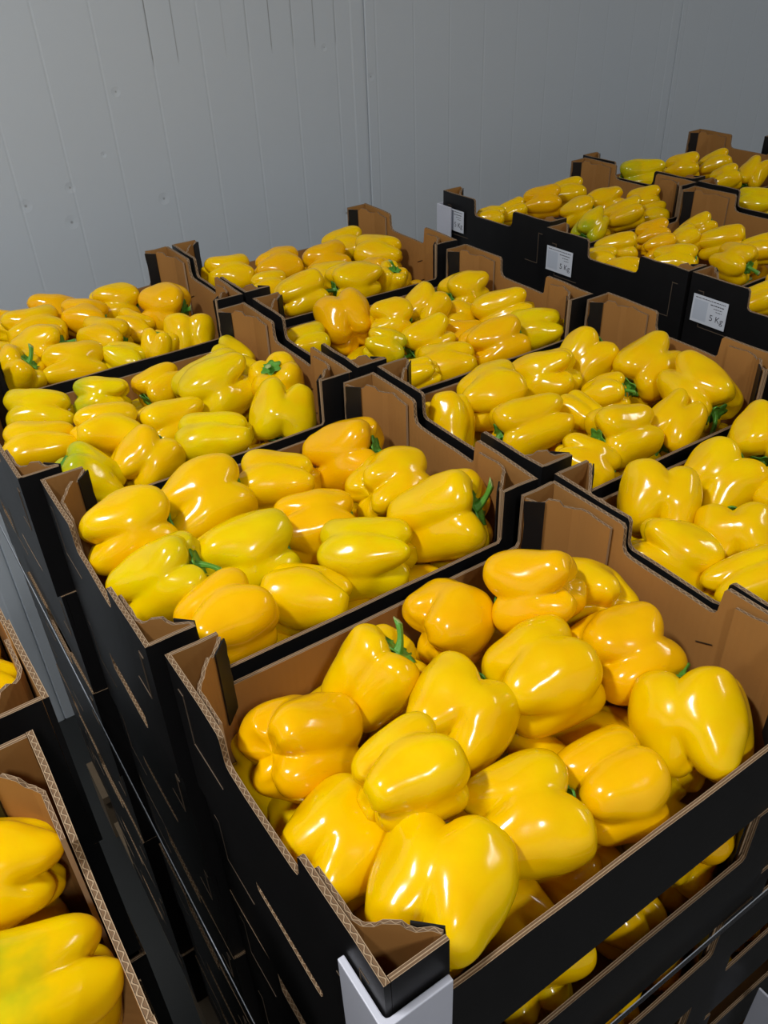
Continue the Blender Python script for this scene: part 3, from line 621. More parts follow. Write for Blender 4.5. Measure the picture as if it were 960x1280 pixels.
PEPPERS = '''
A|151.4,210.1,-51.1|0.481,-0.307,0.225,-0.79|73.5,79.9|4|0|2|yellow bell pepper with green stem standing against the back board
A|239.4,233.5,-58.1|0.247,-0.711,0.279,-0.596|65.6,83.6|3|1|1|golden bell pepper just right of the stemmed one at the back
A|298.9,194.6,-25.8|0.454,-0.313,-0.787,-0.276|73.8,79.1|4|1|0|golden bell pepper furthest back under the brown corner post
A|256.4,138,-50.7|0.179,-0.604,0.236,-0.74|83.4,91.4|4|0|5|big three-lobed yellow bell pepper in the middle of the heap
A|330,123.1,-62|0.414,-0.528,0.523,-0.526|76.3,89.9|4|1|4|golden bell pepper with bulging lobes beside the notched end wall
A|324.1,48.2,-69.1|0.56,-0.513,-0.138,-0.636|83.6,94.4|4|0|3|large yellow bell pepper standing upright with cut stem at far end
A|72.2,188.6,-55.7|0.359,-0.636,0.625,-0.275|78.1,90.3|4|1|2|bell pepper turned blossom end up at the left end
A|180.2,144.4,-51.5|0.591,-0.573,0.321,-0.468|76.7,85.5|3|0|1|yellow bell pepper with deep cleft left of the heap's centre
A|107.6,104.7,-19.8|0.182,-0.657,0.222,-0.697|68.1,72.7|4|0|0|plump yellow bell pepper in ridges in the middle near the left
A|60.4,115.8,-70.5|0.405,-0.66,0.224,-0.592|80,82.3|4|0|5|smooth yellow bell pepper behind the near corner flap
A|88.3,44.2,-56.2|0.451,-0.665,0.062,-0.592|88.4,94.8|4|0|4|largest yellow bell pepper lying in the near corner
A|166.9,57.8,-57.7|0.333,-0.472,0.502,-0.644|80.2,86.6|3|0|0|wide yellow bell pepper with twin highlights at the front board
A|234.4,43.2,-68.8|0.108,-0.659,0.259,-0.698|66.1,86.3|4|1|2|rounded bell pepper of stacked lobes near the right front board
A|61.1,63.2,-119.5|0.559,0.373,-0.548,0.498|76.6,73.4|4|0|1|
A|53,166.3,-117.3|0.516,-0.629,-0.483,-0.323|70.8,65.2|3|0|2|
A|62.7,228.3,-114.2|0.136,-0.147,0.621,-0.758|74.6,72.8|4|0|4|
A|131.4,40.4,-115.6|0.763,-0.558,-0.302,-0.124|75.4,73.5|4|0|3|
A|159.3,102.9,-114|0.247,0.029,-0.608,0.754|76.2,67.9|3|1|2|
A|155.6,178.3,-109.5|0.539,-0.708,0.333,-0.313|76.1,66.3|4|2|1|
A|131.6,238.6,-111.3|0.419,-0.471,-0.628,0.456|75.8,71.6|3|0|0|
A|196.5,37.1,-117.5|0.44,0.426,-0.491,0.62|68.9,65.3|4|0|5|
A|225.1,97.5,-112.5|0.737,-0.563,-0.36,-0.103|74.7,73.6|4|0|4|
A|219.8,166.1,-112.9|0.417,-0.64,-0.213,-0.609|72.4,68.7|4|0|3|
A|202.7,235.4,-108.6|0.447,-0.592,-0.526,-0.416|71.9,64.5|4|0|2|
A|273.3,36.8,-116.1|0.781,-0.082,-0.619,-0.01|72.2,68.8|4|2|1|
A|291.1,102.2,-115.6|0.134,0.401,-0.551,0.719|78,70.2|3|0|0|
A|280.9,236.5,-115.9|0.767,-0.406,-0.44,0.231|75.3,66.4|4|0|4|
A|358.4,89.9,-114.5|0.007,0.448,-0.632,0.632|76.2,69.8|4|2|3|
A|352.5,158,-117.8|0.421,-0.57,-0.393,0.586|78.9,71.4|3|0|2|
A|358.7,186.5,-57.5|0.596,-0.79,0.119,0.077|70,72|3|0|1|
B|57.3,486.1,-30.4|0.549,-0.456,0.538,-0.449|89.7,86.2|4|0|5|long yellow bell pepper against the left end wall
B|57.5,408.8,-41.1|0.548,-0.284,0.479,-0.625|87.6,79.8|4|2|4|lemon yellow bell pepper with stem right above the near corner flap
B|138.6,509.5,-47|0.601,-0.469,0.454,-0.462|99.2,97.5|4|0|3|broad yellow bell pepper second from left at the back board
B|226.9,513,-59.7|0.481,0.139,-0.707,-0.499|86.7,87.1|4|0|2|oblong yellow bell pepper touching the back board in its middle
B|139.1,418.4,-59.6|0.519,-0.438,0.531,-0.507|99.9,91.4|4|2|1|lime-tinged bell pepper in the middle left
B|82.6,337.5,-46.2|0.322,-0.669,0.228,-0.63|77.7,83.3|4|1|0|smooth deep yellow bell pepper at the front left board
B|224.5,433.1,-68.1|0.213,-0.616,0.448,-0.612|88.6,82.1|4|1|5|golden ribbed bell pepper in the very middle
B|313,515.5,-59|0.451,-0.168,0.561,-0.674|88.5,90.9|4|1|4|orange-yellow bell pepper with stem against the back corner post
B|319.2,436.3,-58.4|0.524,-0.535,0.536,-0.389|83.9,87.7|4|0|3|small-lobed bell pepper behind the rightmost one
B|324.9,354.3,-55.1|0.431,-0.162,0.513,-0.724|92.1,99.5|4|0|2|yellow bell pepper with stem at the right end wall
B|235.4,354.9,-62.1|0.465,0.095,-0.746,-0.468|89.1,81.5|4|2|1|greenish yellow bell pepper near the front board on the right
B|162.8,341.7,-68|0.516,0.024,-0.68,-0.521|82,75|3|0|0|oval yellow bell pepper at the front board in the middle
B|50.6,411.2,-112.2|0.727,-0.456,-0.514,-0.021|68.6,71.9|4|0|4|
B|116,340.5,-115.7|0.699,-0.606,-0.164,-0.343|77.4,71.4|4|0|1|
B|204.9,333,-119|0.372,-0.739,0.059,-0.559|75.6,65.9|4|0|3|
B|187.6,393.7,-112.1|0.174,0.65,-0.318,0.668|76.2,66.8|4|0|2|
B|273.1,331.6,-114.1|0.386,-0.526,0.559,-0.512|68.5,65.6|4|0|5|
B|277.1,463.9,-113.5|0.648,-0.361,-0.502,0.445|76.3,70.7|3|0|0|
B|334.3,336.6,-122.1|0.243,0.058,0.652,-0.716|73.9,71.1|3|0|1|
B|346.2,400,-114|0.066,0.692,-0.126,0.708|76.6,70.7|4|2|0|
C|58.1,812.2,-52|0.538,0.247,-0.641,-0.489|79.6,72.8|4|2|3|ribbed lemon bell pepper at the back left
C|40.7,740.5,-57.4|0.553,0.274,-0.646,-0.45|89.4,81.8|4|0|2|oval yellow bell pepper at the left end wall
C|135.4,815.2,-50.2|0.664,-0.032,-0.698,-0.266|65.8,62.7|4|3|1|small green-tinged bell pepper touching the back board
C|108.3,707.5,-42.1|0.308,-0.668,0.456,-0.501|76.9,75.7|4|0|0|round yellow bell pepper in the middle left
C|59.6,633.2,-50.6|0.68,0.104,-0.391,-0.611|75.1,72.4|4|3|5|green-shouldered bell pepper behind the brown corner flap
C|127,641.5,-57.7|0.701,-0.453,0.309,-0.456|72.4,77.5|4|0|4|ridged yellow bell pepper near the front board
C|215.7,816.6,-63.3|0.564,0.442,-0.654,-0.242|66.4,65.4|4|0|3|small crooked bell pepper beside the big knobbly one
C|188,712.4,-62.4|0.7,0.116,-0.701,-0.077|85.6,77.9|4|0|2|yellow bell pepper with green stem left in the middle
C|263.6,748.7,-50.7|0.552,0.224,-0.788,-0.155|97.4,97.3|4|2|1|big knobbly greenish yellow bell pepper on top
C|210.9,640.1,-62.9|0.475,0.211,-0.713,-0.471|87.5,80|4|2|0|smooth lemon bell pepper at the front board
C|330.6,709.4,-49.3|0.849,0.126,-0.099,-0.503|67.7,74.7|4|0|5|bell pepper with its green stem facing out at the right
C|303.5,645.1,-58.3|0.263,0.023,-0.933,0.243|80.8,86.3|3|2|1|twin-lobed lemon bell pepper at the right front corner
C|326.4,836,-61|0.465,-0.041,-0.569,-0.677|60.7,54.4|4|2|3|little lemon bell pepper tucked behind the knobbly one
C|325.1,782.8,-64.9|0.441,0.005,-0.628,-0.642|60.8,54.5|4|2|2|little bell pepper half hidden by the corner post
C|177.8,835.2,-113.7|0.314,-0.624,0.276,-0.66|72,71.9|4|2|2|
C|260.3,632.1,-113.4|0.52,-0.505,-0.56,0.401|73.1,73.4|4|0|1|
C|244.7,699.8,-111.9|0.416,-0.705,0.127,-0.56|74.6,71.8|4|0|0|
C|296.6,775.3,-115.1|0.714,-0.68,-0.153,-0.06|69.5,65.2|4|0|1|
D|167.9,1145.6,-57.6|0.301,-0.636,0.535,-0.468|86.4,79|4|1|5|golden bell pepper at the back board on the left
D|123.3,1086.5,-51.1|0.367,-0.615,0.45,-0.533|89.4,81.8|4|0|4|long yellow bell pepper in the second rank at left
D|111.7,1013.4,-49.6|0.562,-0.217,0.589,-0.538|83.5,76|4|0|3|yellow bell pepper with stem right in the left middle
D|63.8,949.6,-51.9|0.467,-0.287,0.299,-0.781|68.7,76|4|0|2|yellow bell pepper with upright stem at the near left
D|136.9,949.3,-64.6|0.342,-0.619,0.449,-0.546|90.4,82.7|4|0|1|wide yellow bell pepper with bright glare at the front board
D|258.9,1116.8,-49.7|0.516,-0.36,0.686,-0.367|76.9,75.5|4|0|0|blocky yellow bell pepper at the back in the middle
D|316.1,1057,-54.6|0.435,-0.183,0.688,-0.551|77.2,91.4|4|1|5|orange-gold bell pepper with stem right at the far post
D|201.8,1009.5,-58.1|0.079,-0.474,0.616,-0.624|73.5,75.4|4|0|4|yellow bell pepper with dark stem in the middle
D|206.2,946.2,-67.7|0.133,-0.572,0.616,-0.524|63.6,60.6|4|2|3|lemon bell pepper low in front of the middle
D|311.9,952.5,-64.9|0.796,-0.336,-0.009,-0.504|65.4,86.7|4|0|2|upright yellow bell pepper at the near right corner
D|256.7,936.1,-63.3|0.549,-0.212,0.039,-0.808|60.9,54.6|4|0|1|small yellow bell pepper low beside the upright one
D|93.1,1146.8,-57.3|0.532,0.263,-0.607,-0.528|61.8,62.1|4|1|0|bell pepper cut by the left picture edge at the back
D|64,1055.2,-66.4|0.543,0.251,-0.609,-0.521|61.3,58.8|4|0|5|bell pepper cut by the left picture edge in front
D|256,1038.9,-62.5|0.059,-0.552,0.667,-0.497|60.7,56.7|4|0|4|small yellow bell pepper between two larger ones
D|198.3,1080.9,-46.6|0.23,-0.549,0.586,-0.549|70.3,72.1|3|1|2|
E|498.4,235.4,-45.2|0.574,-0.469,-0.005,-0.671|77.3,87.9|4|0|1|yellow bell pepper with side cleft at the left back
E|582,233.3,-49.5|0.519,-0.402,0.311,-0.687|80.3,84.8|4|0|0|lobed yellow bell pepper in the back middle
E|454.7,179.1,-50.9|0.225,-0.182,0.818,-0.497|80.2,73.1|4|0|5|yellow bell pepper behind the left notch
E|522.3,162.9,-55.4|0.623,-0.493,-0.011,-0.606|70.4,81.2|3|0|1|twin-lobed yellow bell pepper in the middle
E|667,240.3,-33.3|0.369,-0.12,-0.865,0.318|69,86|4|0|3|bell pepper with stem down at the right picture edge
E|470.8,112.4,-49.9|0.112,-0.497,0.334,-0.793|70.4,64.1|4|0|2|long yellow bell pepper nearest the notch on the right
E|615.1,173.1,-52.2|0.274,-0.032,-0.807,-0.523|64,70.1|4|0|1|bell pepper mostly beyond the right picture edge
E|517.4,47.4,-44.4|0.432,-0.359,-0.718,0.41|74.9,70.6|3|0|0|
E|590.2,51.4,-42.8|0.703,-0.662,-0.203,-0.162|79.7,79.6|4|2|5|
E|664.4,52.4,-44|0.237,0.472,-0.516,0.675|76.3,76.4|4|0|4|
E|665.8,124.9,-49.4|0.611,-0.262,-0.744,-0.073|81,74.1|3|0|0|
E|738.5,60.7,-45.3|0.72,-0.331,-0.527,0.307|82.2,78.3|4|0|2|
E|737,179.8,-41.9|0.575,-0.597,-0.203,-0.521|74.7,79.7|4|0|1|
E|459.4,55.9,-111.6|0.665,-0.726,0.068,-0.16|78.8,66|4|2|0|
E|532.8,52.9,-108|0.49,0.375,-0.667,0.418|74.7,67.8|4|0|2|
E|523.1,120.7,-113.3|0.089,0.017,0.651,-0.754|73.3,72.9|3|2|1|
E|601.2,49.5,-112.3|0.101,0.453,-0.463,0.755|68.5,73.1|4|0|4|
E|583.4,180.7,-111.9|0.317,0.293,-0.659,0.615|72.1,67.8|4|0|2|
E|671.7,46.5,-113.5|0.294,0.158,-0.645,0.688|71.2,72.9|3|1|0|
E|738.4,47.9,-113.8|0.713,-0.572,0.192,-0.356|68.6,70.7|3|2|2|
E|740.7,241.9,-113.1|0.134,-0.051,-0.72,0.679|71.4,67.2|4|0|5|
F|446.4,500.9,-56.5|0.419,-0.286,-0.238,-0.828|74.5,68|4|0|4|long smooth bell pepper showing through the left notch
F|518.5,513.7,-46.6|0.28,-0.53,0.375,-0.707|84.5,86|4|0|3|smooth round yellow bell pepper at the left
F|509.5,434.7,-48.2|0.622,-0.049,-0.767,-0.148|88.9,80.9|4|0|2|wide yellow bell pepper with dark stem cavity left
F|602.8,512,-47.3|0.452,-0.17,-0.826,-0.29|83.7,80.2|4|0|1|yellow bell pepper second from left at the back
F|679.9,522.2,-50.1|0.604,-0.328,0.3,-0.661|83.1,78.8|4|0|0|tall yellow bell pepper at the back board in the middle
F|730.4,456.7,-53|0.565,-0.025,-0.823,0.055|90,88.7|4|0|5|yellow bell pepper with stem down at the back right
F|721.2,373.3,-47|0.038,-0.077,-0.809,0.581|94.8,85.5|4|0|4|yellow bell pepper with long green stem at the right end
F|640.1,443.5,-54.8|0.131,-0.332,0.463,-0.812|59.7,54.7|4|0|3|small yellow bell pepper with green sliver in the middle
F|579.4,359.2,-51|0.695,-0.015,-0.707,-0.128|75.9,83.5|4|0|2|cleft yellow bell pepper with big curled stem at the front
F|652.2,345.8,-56.4|0.477,-0.074,-0.865,0.133|75.6,71.5|4|0|1|yellow bell pepper with stem down at the front right
F|579.2,423,-56.1|0.302,-0.144,-0.63,-0.701|59.8,54.3|4|0|0|small yellow bell pepper in the shaded middle
F|513,348,-60.1|0.073,-0.5,0.699,-0.505|72.6,66.1|4|0|5|yellow bell pepper behind the near corner flap
F|450.3,477.5,-119.3|0.223,-0.653,-0.009,-0.723|75.3,66.6|3|0|2|
F|540.8,351.7,-116.5|0.203,-0.345,0.536,-0.743|78.2,66|3|1|0|
F|535.7,416.1,-112.4|0.276,-0.048,-0.687,0.671|68.1,71.6|4|1|5|
F|513.8,477.4,-108|0.438,-0.596,-0.524,-0.421|77,64.7|4|0|4|
F|523.2,543.8,-113.5|0.109,-0.122,0.752,-0.638|71.1,70.8|3|2|0|
F|610.2,349.1,-112|0.574,-0.558,-0.235,-0.551|77.1,72.2|4|0|2|
F|672.3,413.6,-111|0.396,-0.463,0.512,-0.605|77.6,70.5|4|1|3|
F|738.2,348.7,-116|0.587,-0.531,-0.453,0.411|77.3,68.7|3|0|0|
G|429.2,808.3,-57.1|0.326,-0.564,0.442,-0.617|59.9,62.8|4|2|2|yellow bell pepper in the left notch
G|507.2,825.8,-48|0.658,-0.436,-0.288,-0.543|77.5,93.5|4|1|1|orange-gold bell pepper of two bulges on the left
G|546.3,770,-37.8|0.538,-0.207,0.725,-0.377|66.9,73.6|3|0|0|yellow bell pepper with two bulges near the back board
G|500.8,717.2,-48.7|0.168,-0.538,0.646,-0.515|58.8,56|4|3|5|lime green-yellow bell pepper behind the corner flap
G|610.8,776.9,-40.4|0.662,-0.377,0.322,-0.562|69.2,70.5|4|0|4|yellow bell pepper at the back board in the middle
G|713.6,805.8,-47.6|0.625,0.07,-0.77,-0.108|73,74.5|4|0|3|yellow bell pepper with green stem left at the back
G|710.6,713.7,-48.4|0.452,-0.132,-0.824,-0.314|86.8,79.4|4|0|2|long yellow bell pepper behind the rightmost one
G|663.4,759,-68.2|0.229,-0.553,0.643,-0.478|61.3,66.8|4|0|1|round yellow bell pepper in the middle
G|570.3,711.4,-58.4|0.557,0.037,-0.827,-0.069|75.9,72.6|4|0|0|yellow bell pepper with stem lower left in the middle
G|553.7,644.2,-69.3|0.359,0.156,-0.769,-0.506|83.8,76.7|4|0|5|oval yellow bell pepper at the front board
G|635.2,643.1,-56.9|0.549,-0.343,0.555,-0.523|86.8,78.6|4|1|4|golden bell pepper at the front board on the right
G|712.2,642.5,-57.9|0.313,0.136,-0.782,-0.521|76.8,70.3|4|2|3|lemon yellow bell pepper at the right front corner
G|492.4,631.8,-56|0.351,0.209,-0.799,-0.441|59.8,53.6|4|0|2|yellow bell pepper peeping out beside the front post
G|630.7,709.4,-68.5|0.248,-0.522,0.532,-0.619|61.4,55.1|4|1|1|small golden bell pepper deep in the middle
G|430,772.3,-110.5|0.552,-0.138,-0.727,0.385|73.3,72.6|3|0|1|
G|501.3,706.9,-113.5|0.355,-0.708,0.113,-0.6|72,71.9|4|0|1|
G|498.6,776.4,-107.9|0.541,-0.652,0.345,-0.404|78.7,72.3|4|2|0|
H|451.9,1111.6,-46.8|0.316,-0.551,0.521,-0.571|81.5,77|4|0|4|yellow bell pepper behind the left corner flaps
H|533.8,1089.4,-46.7|0.363,-0.544,0.452,-0.606|82.9,78.1|4|1|3|golden bell pepper second from left at the back
H|502,952.4,-44.4|0.599,-0.34,0.557,-0.464|78.8,77.6|4|0|2|yellow bell pepper at the front board on the left
H|620.3,1081.1,-56.8|0.386,-0.553,0.408,-0.616|86,77.9|4|1|1|golden bell pepper in the middle at the back
H|687.7,1127.6,-50.9|0.325,-0.484,0.484,-0.652|82.6,75.5|4|0|0|highest yellow bell pepper at the back board
H|712.3,1052.7,-54.1|0.375,0.175,-0.692,-0.591|89.1,81.5|4|0|5|blocky yellow bell pepper at the right end
H|674.5,998.5,-57|0.289,-0.217,-0.818,-0.447|60,57.4|4|1|4|small golden bell pepper below the blocky one
H|597.7,946.7,-46.6|0.648,0.076,-0.734,-0.192|87,79.2|4|0|3|yellow bell pepper with stem left at the front board
H|665.6,944,-58.6|0.723,0.075,0.142,-0.672|60.1,58.6|4|0|2|little bell pepper with stem up at the right front
H|593.4,1015.4,-59.8|0.337,0.2,-0.748,-0.536|74,67.4|4|0|1|plain yellow bell pepper in the middle of the front
H|484,1027.3,-52.1|0.326,-0.571,0.509,-0.555|63,66.1|4|0|0|yellow bell pepper just behind the front left post
H|727.1,949.9,-111.5|0.648,-0.704,0.108,-0.27|69.3,71.3|4|1|1|
H|728.9,1012.4,-110.7|0.659,0.186,-0.706,0.18|74.6,70|4|0|0|
I|970.6,1056.9,-37.5|0.204,-0.383,0.595,-0.676|58.5,52.4|4|0|3|yellow bell pepper at the left end behind the notch
I|1026.4,1059.5,-37.4|0.284,-0.371,0.458,-0.756|60.6,52.4|4|0|2|yellow bell pepper second from left
I|1115.5,1073.5,-37.1|0.25,-0.378,0.531,-0.716|78.9,66.2|4|1|1|golden bell pepper third from left at the back
I|1204.6,1094.3,-36.9|0.271,-0.402,0.523,-0.701|75,62.6|4|0|0|highest yellow bell pepper by the post
I|1126,982.5,-37.3|0.519,-0.106,0.56,-0.637|71.3,59.9|4|0|5|yellow bell pepper in the middle
I|1207.1,992.7,-37.1|0.554,-0.006,-0.795,-0.247|79.2,65.5|4|0|4|yellow bell pepper with dark cavity at the back right
I|1085.2,906.1,-40.7|0.511,0.039,-0.852,0.104|72.6,60.7|4|3|3|bell pepper with bright green stem at the front board
I|1180.6,915.5,-40.5|0.216,-0.299,0.478,-0.797|75.1,63.1|4|0|2|glossy yellow bell pepper at the front right
I|1268.4,950.6,-36.8|0.187,-0.306,0.551,-0.753|68.2,57.3|4|0|1|yellow bell pepper behind the right end one
I|1247,906,-50.4|0.234,-0.381,0.527,-0.722|61,53.9|4|0|0|small yellow bell pepper at the right front corner
I|1194.6,970.2,-109.3|0.713,-0.7,-0.037,0.023|65.7,63.2|4|0|4|
J|962.1,769.5,-42.4|0.154,-0.354,0.595,-0.705|63.1,53|4|0|3|yellow bell pepper in the notch at the left
J|1021.9,786.1,-38.2|0.457,-0.099,0.621,-0.629|70.2,59|4|0|2|yellow bell pepper with shaded cleft at left back
J|1122.8,798.8,-37.8|0.238,-0.382,0.487,-0.748|61.5,52.5|4|1|1|orange-gold bell pepper at the back board
J|1077.1,740.9,-38.2|0.515,-0.21,0.597,-0.578|58.6,52.5|4|1|0|small golden bell pepper below the orange one
J|1042.4,679.1,-38.5|0.129,-0.325,0.6,-0.719|75.1,63.1|4|0|5|long yellow bell pepper behind the near post
J|1211.4,771.1,-37.6|0.554,-0.218,0.49,-0.637|58.5,52.4|4|0|4|round yellow bell pepper against the brown post
J|1134.1,740.1,-37.4|0.27,-0.397,0.364,-0.798|58.5,52.4|4|0|3|small round bell pepper left of the tall heap
J|1180.2,696.5,-40.4|0.432,-0.062,0.614,-0.658|79.2,66.6|4|0|2|wide yellow bell pepper in the middle of the heap
J|1109.4,620.1,-38.4|0.091,0.159,-0.691,0.699|66.5,66.5|4|0|1|yellow bell pepper with dark green stem at the front
J|1190.1,632.2,-36.5|0.134,-0.281,0.543,-0.78|63.1,53|4|0|0|yellow bell pepper at the right picture edge
J|961.5,713.9,-46.1|0.142,-0.347,0.594,-0.712|61.4,53.5|4|0|5|yellow bell pepper low at the front left
J|1255.1,674.8,-110.9|0.731,-0.154,-0.586,0.315|64,63|4|1|5|
K|1003.8,495.1,-39.4|0.143,-0.284,0.456,-0.831|58.7,52.8|4|0|2|yellow bell pepper at the left end
K|1044.6,323.4,-53.3|0.578,-0.689,-0.404,-0.168|68.6,61.9|4|0|5|
K|1045.1,444.3,-55.8|0.753,-0.597,-0.233,-0.151|66.9,61.5|4|0|4|
K|1110.3,315.6,-47.8|0.33,0.297,-0.56,0.699|69.1,68.2|4|2|3|
K|1117,384,-45|0.355,0.09,-0.778,0.51|66,66.5|4|0|2|
K|1109.2,447.1,-51|0.474,-0.569,-0.379,-0.554|69.7,62.5|3|1|1|
K|1109.2,514.4,-45.8|0.275,0.48,-0.388,0.737|65.9,65.8|4|1|0|
K|1188.6,317.3,-46.2|0.501,-0.636,0.182,-0.559|72.9,61.5|4|2|5|
K|1183.1,388,-57.6|0.269,-0.649,-0.177,-0.689|64.3,61.5|4|0|4|
K|1179.2,509.8,-52.2|0.058,0.094,-0.736,0.667|67.9,62.4|4|2|3|
K|1254.2,317.5,-56.6|0.653,-0.757,-0.035,-0|67.6,60.7|4|1|2|
K|1256.7,380.3,-46.2|0.16,-0.475,0.644,-0.577|72.8,63.1|4|2|1|
K|1250.9,443.8,-57.2|0.649,0.258,-0.576,0.424|69,65.1|4|0|0|
K|1252.4,514.4,-51.7|0.567,-0.636,-0.25,-0.461|67.5,60.8|4|0|5|
M|1417.5,1088.9,-36.5|0.543,-0.057,-0.749,-0.376|100.1,83.8|4|3|2|green-ended bell pepper at the left
M|1526.4,1073.1,-36.3|0.185,-0.285,0.563,-0.754|76.4,64.2|4|0|1|flat yellow bell pepper behind the near flaps
M|1612.7,1052.5,-36.2|0.223,-0.297,0.487,-0.791|70.1,58.9|4|0|0|round yellow bell pepper under the post
M|1522.7,955,-36.5|0.239,-0.338,0.472,-0.778|62.7,59.1|4|0|5|yellow bell pepper at the front board
M|1594.5,943.8,-36.4|0.44,-0.046,-0.894,0.066|78.1,63.4|4|0|4|yellow bell pepper with dark stem at the right
N|1409.3,799.5,-37|0.283,0.125,-0.72,-0.622|72.8,66.4|4|2|1|large lemon bell pepper at the left
N|1521.2,642.6,-55.2|0.727,-0.404,-0.547,0.1|68,62.6|4|2|2|
N|1513.9,766,-49.9|0.578,-0.602,0.228,-0.502|63.9,63|4|2|1|
N|1584.2,640.4,-50.4|0.66,-0.692,-0.093,-0.278|70.2,65.2|4|1|5|
N|1587.2,761.5,-54|0.474,-0.626,-0.361,-0.504|67.8,65.8|4|0|4|
N|1662.1,641.5,-55.1|0.615,-0.597,-0.207,0.472|64.9,65.4|3|2|2|
N|1650.3,764.2,-57.1|0.777,-0.596,-0.178,-0.094|70,66|4|0|1|
P|-126.6,172.7,-4.9|0.769,-0.139,-0.622,-0.049|67.8,67.8|4|0|3|two-lobed yellow bell pepper at the left picture edge
P|-134.6,104.1,-13.2|0.791,-0.043,-0.602,0.102|89.2,77.9|4|4|2|very large green-shouldered bell pepper filling the near end
P|-339.4,177.8,-2.2|0.473,-0.457,0.518,-0.546|79.9,80|4|0|0|
P|-212.5,100.5,-12.7|0.614,-0.743,-0.08,-0.254|79.5,76.9|4|0|1|
P|-202.2,174.7,-8.6|0.424,-0.782,0.102,-0.445|81,76.6|4|0|0|
P|-271.9,182.9,-73.8|0.621,-0.161,-0.765,0.048|70.6,66.5|4|0|5|
P|-205.4,181.1,-76|0.619,-0.142,-0.591,0.497|73.3,64.9|3|0|1|
P|-121.2,111.7,-77.2|0.578,-0.679,-0.22,-0.395|72.2,64.7|4|0|4|
P|-137.1,174.7,-71.2|0.13,0.322,-0.611,0.711|78.9,73|4|0|3|
Q|-102.5,330.8,-4|0.708,0.09,-0.518,-0.471|58.3,52.2|4|0|2|yellow bell pepper cut by the left picture edge
Q|-401.2,286.9,47.7|0.647,-0.655,-0.382,0.078|81.3,77.3|4|1|1|
Q|-394.7,323.5,-14.1|0.402,-0.689,-0.089,-0.597|78,73.7|4|0|0|
Q|-408.9,394.2,-9.1|0.392,-0.794,0.005,-0.464|80.2,77.1|4|1|5|
Q|-406,466,-11.8|0.462,-0.603,-0.412,-0.503|77.1,70.2|4|0|4|
Q|-331.8,284.2,0.5|0.293,-0.139,-0.757,0.567|80.4,73.1|4|2|3|
Q|-332.4,402.1,-0.5|0.33,-0.719,-0.252,-0.557|85.3,79.9|4|0|2|
Q|-336.2,478,-4.1|0.52,-0.403,-0.64,0.397|82.1,76.7|4|1|1|
Q|-259.3,290.7,-0.4|0.13,-0.286,0.568,-0.76|82,71.6|4|0|0|
Q|-263.2,363.9,-10.5|0.144,-0.487,0.532,-0.678|85.6,70.7|4|2|5|
Q|-262.8,477.7,-7.9|0.358,-0.217,0.74,-0.527|74.5,77.5|3|1|1|
Q|-186.1,290.3,-6.5|0.16,-0.118,-0.76,0.619|85.3,73.9|4|2|3|
Q|-191.9,395,-3.1|0.487,-0.621,-0.362,-0.497|84.6,79.7|4|0|2|
Q|-192.4,471.5,-4.9|0.513,-0.64,-0.273,-0.503|81.3,73.7|4|0|1|
Q|-116.8,394.2,-13.7|0.251,0.435,-0.662,0.557|82.7,71.9|4|1|0|
Q|-120.6,469.9,-5.1|0.389,0.073,-0.705,0.588|83.9,75.2|4|0|5|
Q|-400.4,280.3,-72.4|0.278,0.368,-0.549,0.697|77,71.6|4|0|4|
Q|-390,469.6,-75.6|0.374,0.275,-0.57,0.678|78.3,67.5|4|0|1|
Q|-332.7,283.5,-68.4|0.032,0.654,-0.317,0.686|71.4,73.4|4|0|0|
Q|-315.2,347.9,-71.3|0.168,0.072,-0.762,0.621|73.4,66.2|3|1|2|
Q|-345.2,408.1,-72.1|0.304,-0.632,0.17,-0.692|75.5,73.4|4|0|4|
Q|-264.5,279.6,-66.4|0.018,0.772,-0.145,0.619|72.1,69.6|4|0|2|
Q|-263.8,411.2,-70.8|0.181,0.538,-0.528,0.632|75.1,67.3|4|0|0|
Q|-257.9,478.5,-74.2|0.077,-0.159,0.581,-0.795|71.7,64.6|4|2|5|
Q|-195.9,282.7,-74.4|0.624,-0.148,-0.65,0.407|73.9,69.2|4|0|4|
Q|-185.4,347.8,-75|0.663,0.191,-0.623,0.368|74.2,64.8|4|2|3|
Q|-192.5,413.1,-72.1|0.51,-0.506,-0.619,0.317|74,69.9|4|2|2|
Q|-193.2,478.2,-72.2|0.705,-0.625,-0.335,0.003|68.9,71.4|4|0|1|
Q|-126,283.6,-72.2|0.705,-0.405,-0.581,0.034|77.1,69.2|4|0|0|
Q|-115.4,349.9,-71.3|0.604,-0.47,-0.539,0.351|78.9,71.8|3|2|2|
Q|-122.1,416.5,-75.9|0.611,-0.605,0.276,-0.429|77.5,67.9|4|1|4|
T|1929.2,790.9,-49.6|0.486,-0.471,-0.55,0.489|67.9,68.5|3|0|1|
'''
cnt = 0
def where(b, P):
    x, y, _, rz = BOXES[b]; u, v = (P[0] - x) / BX, (P[1] - y) / BY
    return ('near' if v < .36 else 'middle' if v < .66 else 'back') + (' left' if u < .34 else ' centre' if u < .67 else ' right')
for ln in PEPPERS.strip().splitlines():
    b, P, q, S, n, t, vi, d = ln.split('|')
    P = [float(v) for v in P.split(',')]; q = [float(v) for v in q.split(',')]; L, W = [float(v) for v in S.split(',')]
    if d: lab = '%s in the %s' % (d, CLAB[b][0]); gr = None
    else: lab = 'yellow bell pepper half buried at the %s of the %s' % (where(b, P), CLAB[b][0]); gr = 'hidden bell peppers of the %s' % CLAB[b][0]
    pepper(P, q, L, W, int(n), int(t), lab, gr, int(vi)); cnt += 1

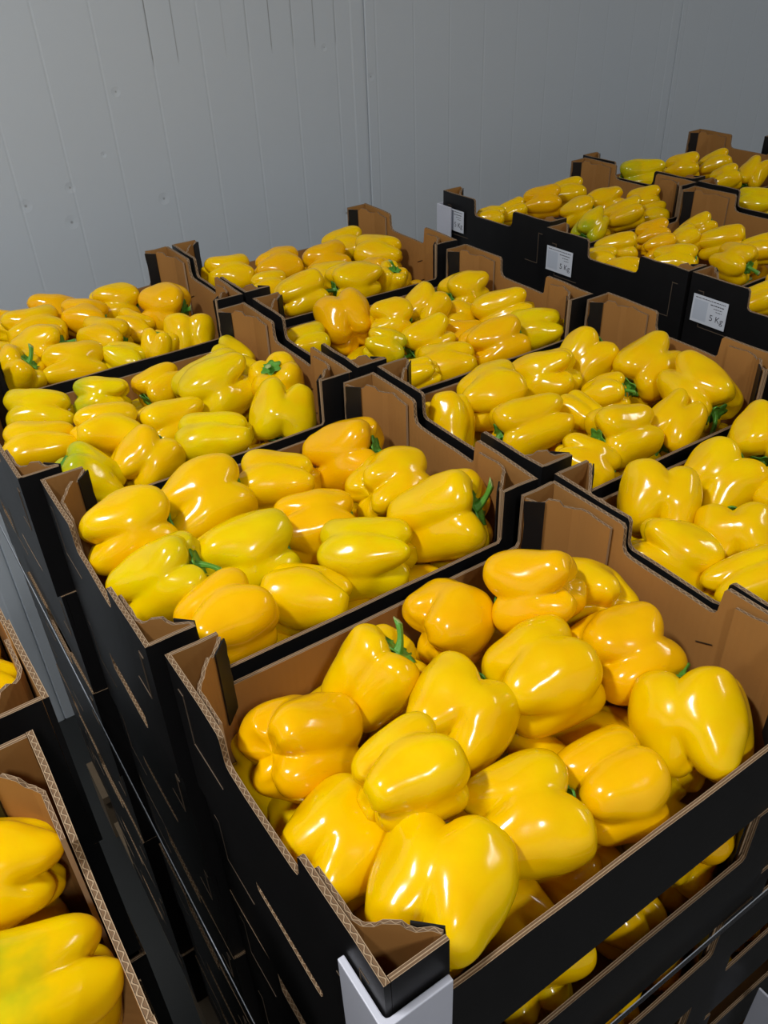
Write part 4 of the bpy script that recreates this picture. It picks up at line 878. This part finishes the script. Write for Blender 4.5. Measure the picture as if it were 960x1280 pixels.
# peppers in the cartons just below the front one, seen over their low side boards
for (bx, lay, gx, gy) in (('A', 0, (66, 158, 250, 330), (50, 128)), ('E', 0, (50, 140, 230), (50, 128)), ('A', 1, (158, 250, 330), (50,)), ('E', 1, (50, 140, 230, 320), (50,)), ('A', 2, (200, 290), (50,)), ('E', 2, (50, 140), (50,))):
    x0, y0, _, rz = BOXES[bx]
    for i, gxx in enumerate(gx):
        for j, gyy in enumerate(gy):
            for lv in ((0, 1) if (i + j) % 2 else (0,)):
                a = rnd.uniform(.5, 2.6); qz = Quaternion((0, 0, 1), a) @ Quaternion((0, 1, 0), PI / 2 + rnd.uniform(-.35, .35)) @ Quaternion((0, 0, 1), rnd.uniform(0, 6))
                P = (x0 + gxx + (16 if lv else 0) + rnd.uniform(-4, 4), y0 + gyy + rnd.uniform(-2, 3), -BH - lay * 150 - (106 if lv == 0 else 62) + rnd.uniform(-3, 3))
                pepper(P, qz, rnd.uniform(78, 88), rnd.uniform(74, 82), 4, rnd.choice((0, 0, 1, 2)), 'shaded yellow bell pepper, %s of the %s layer under the %s' % (where(bx, P), ORD[lay], CLAB[bx][0]), 'shaded peppers in the %s layer under the %s' % (ORD[lay], CLAB[bx][0]), rnd.randrange(6))
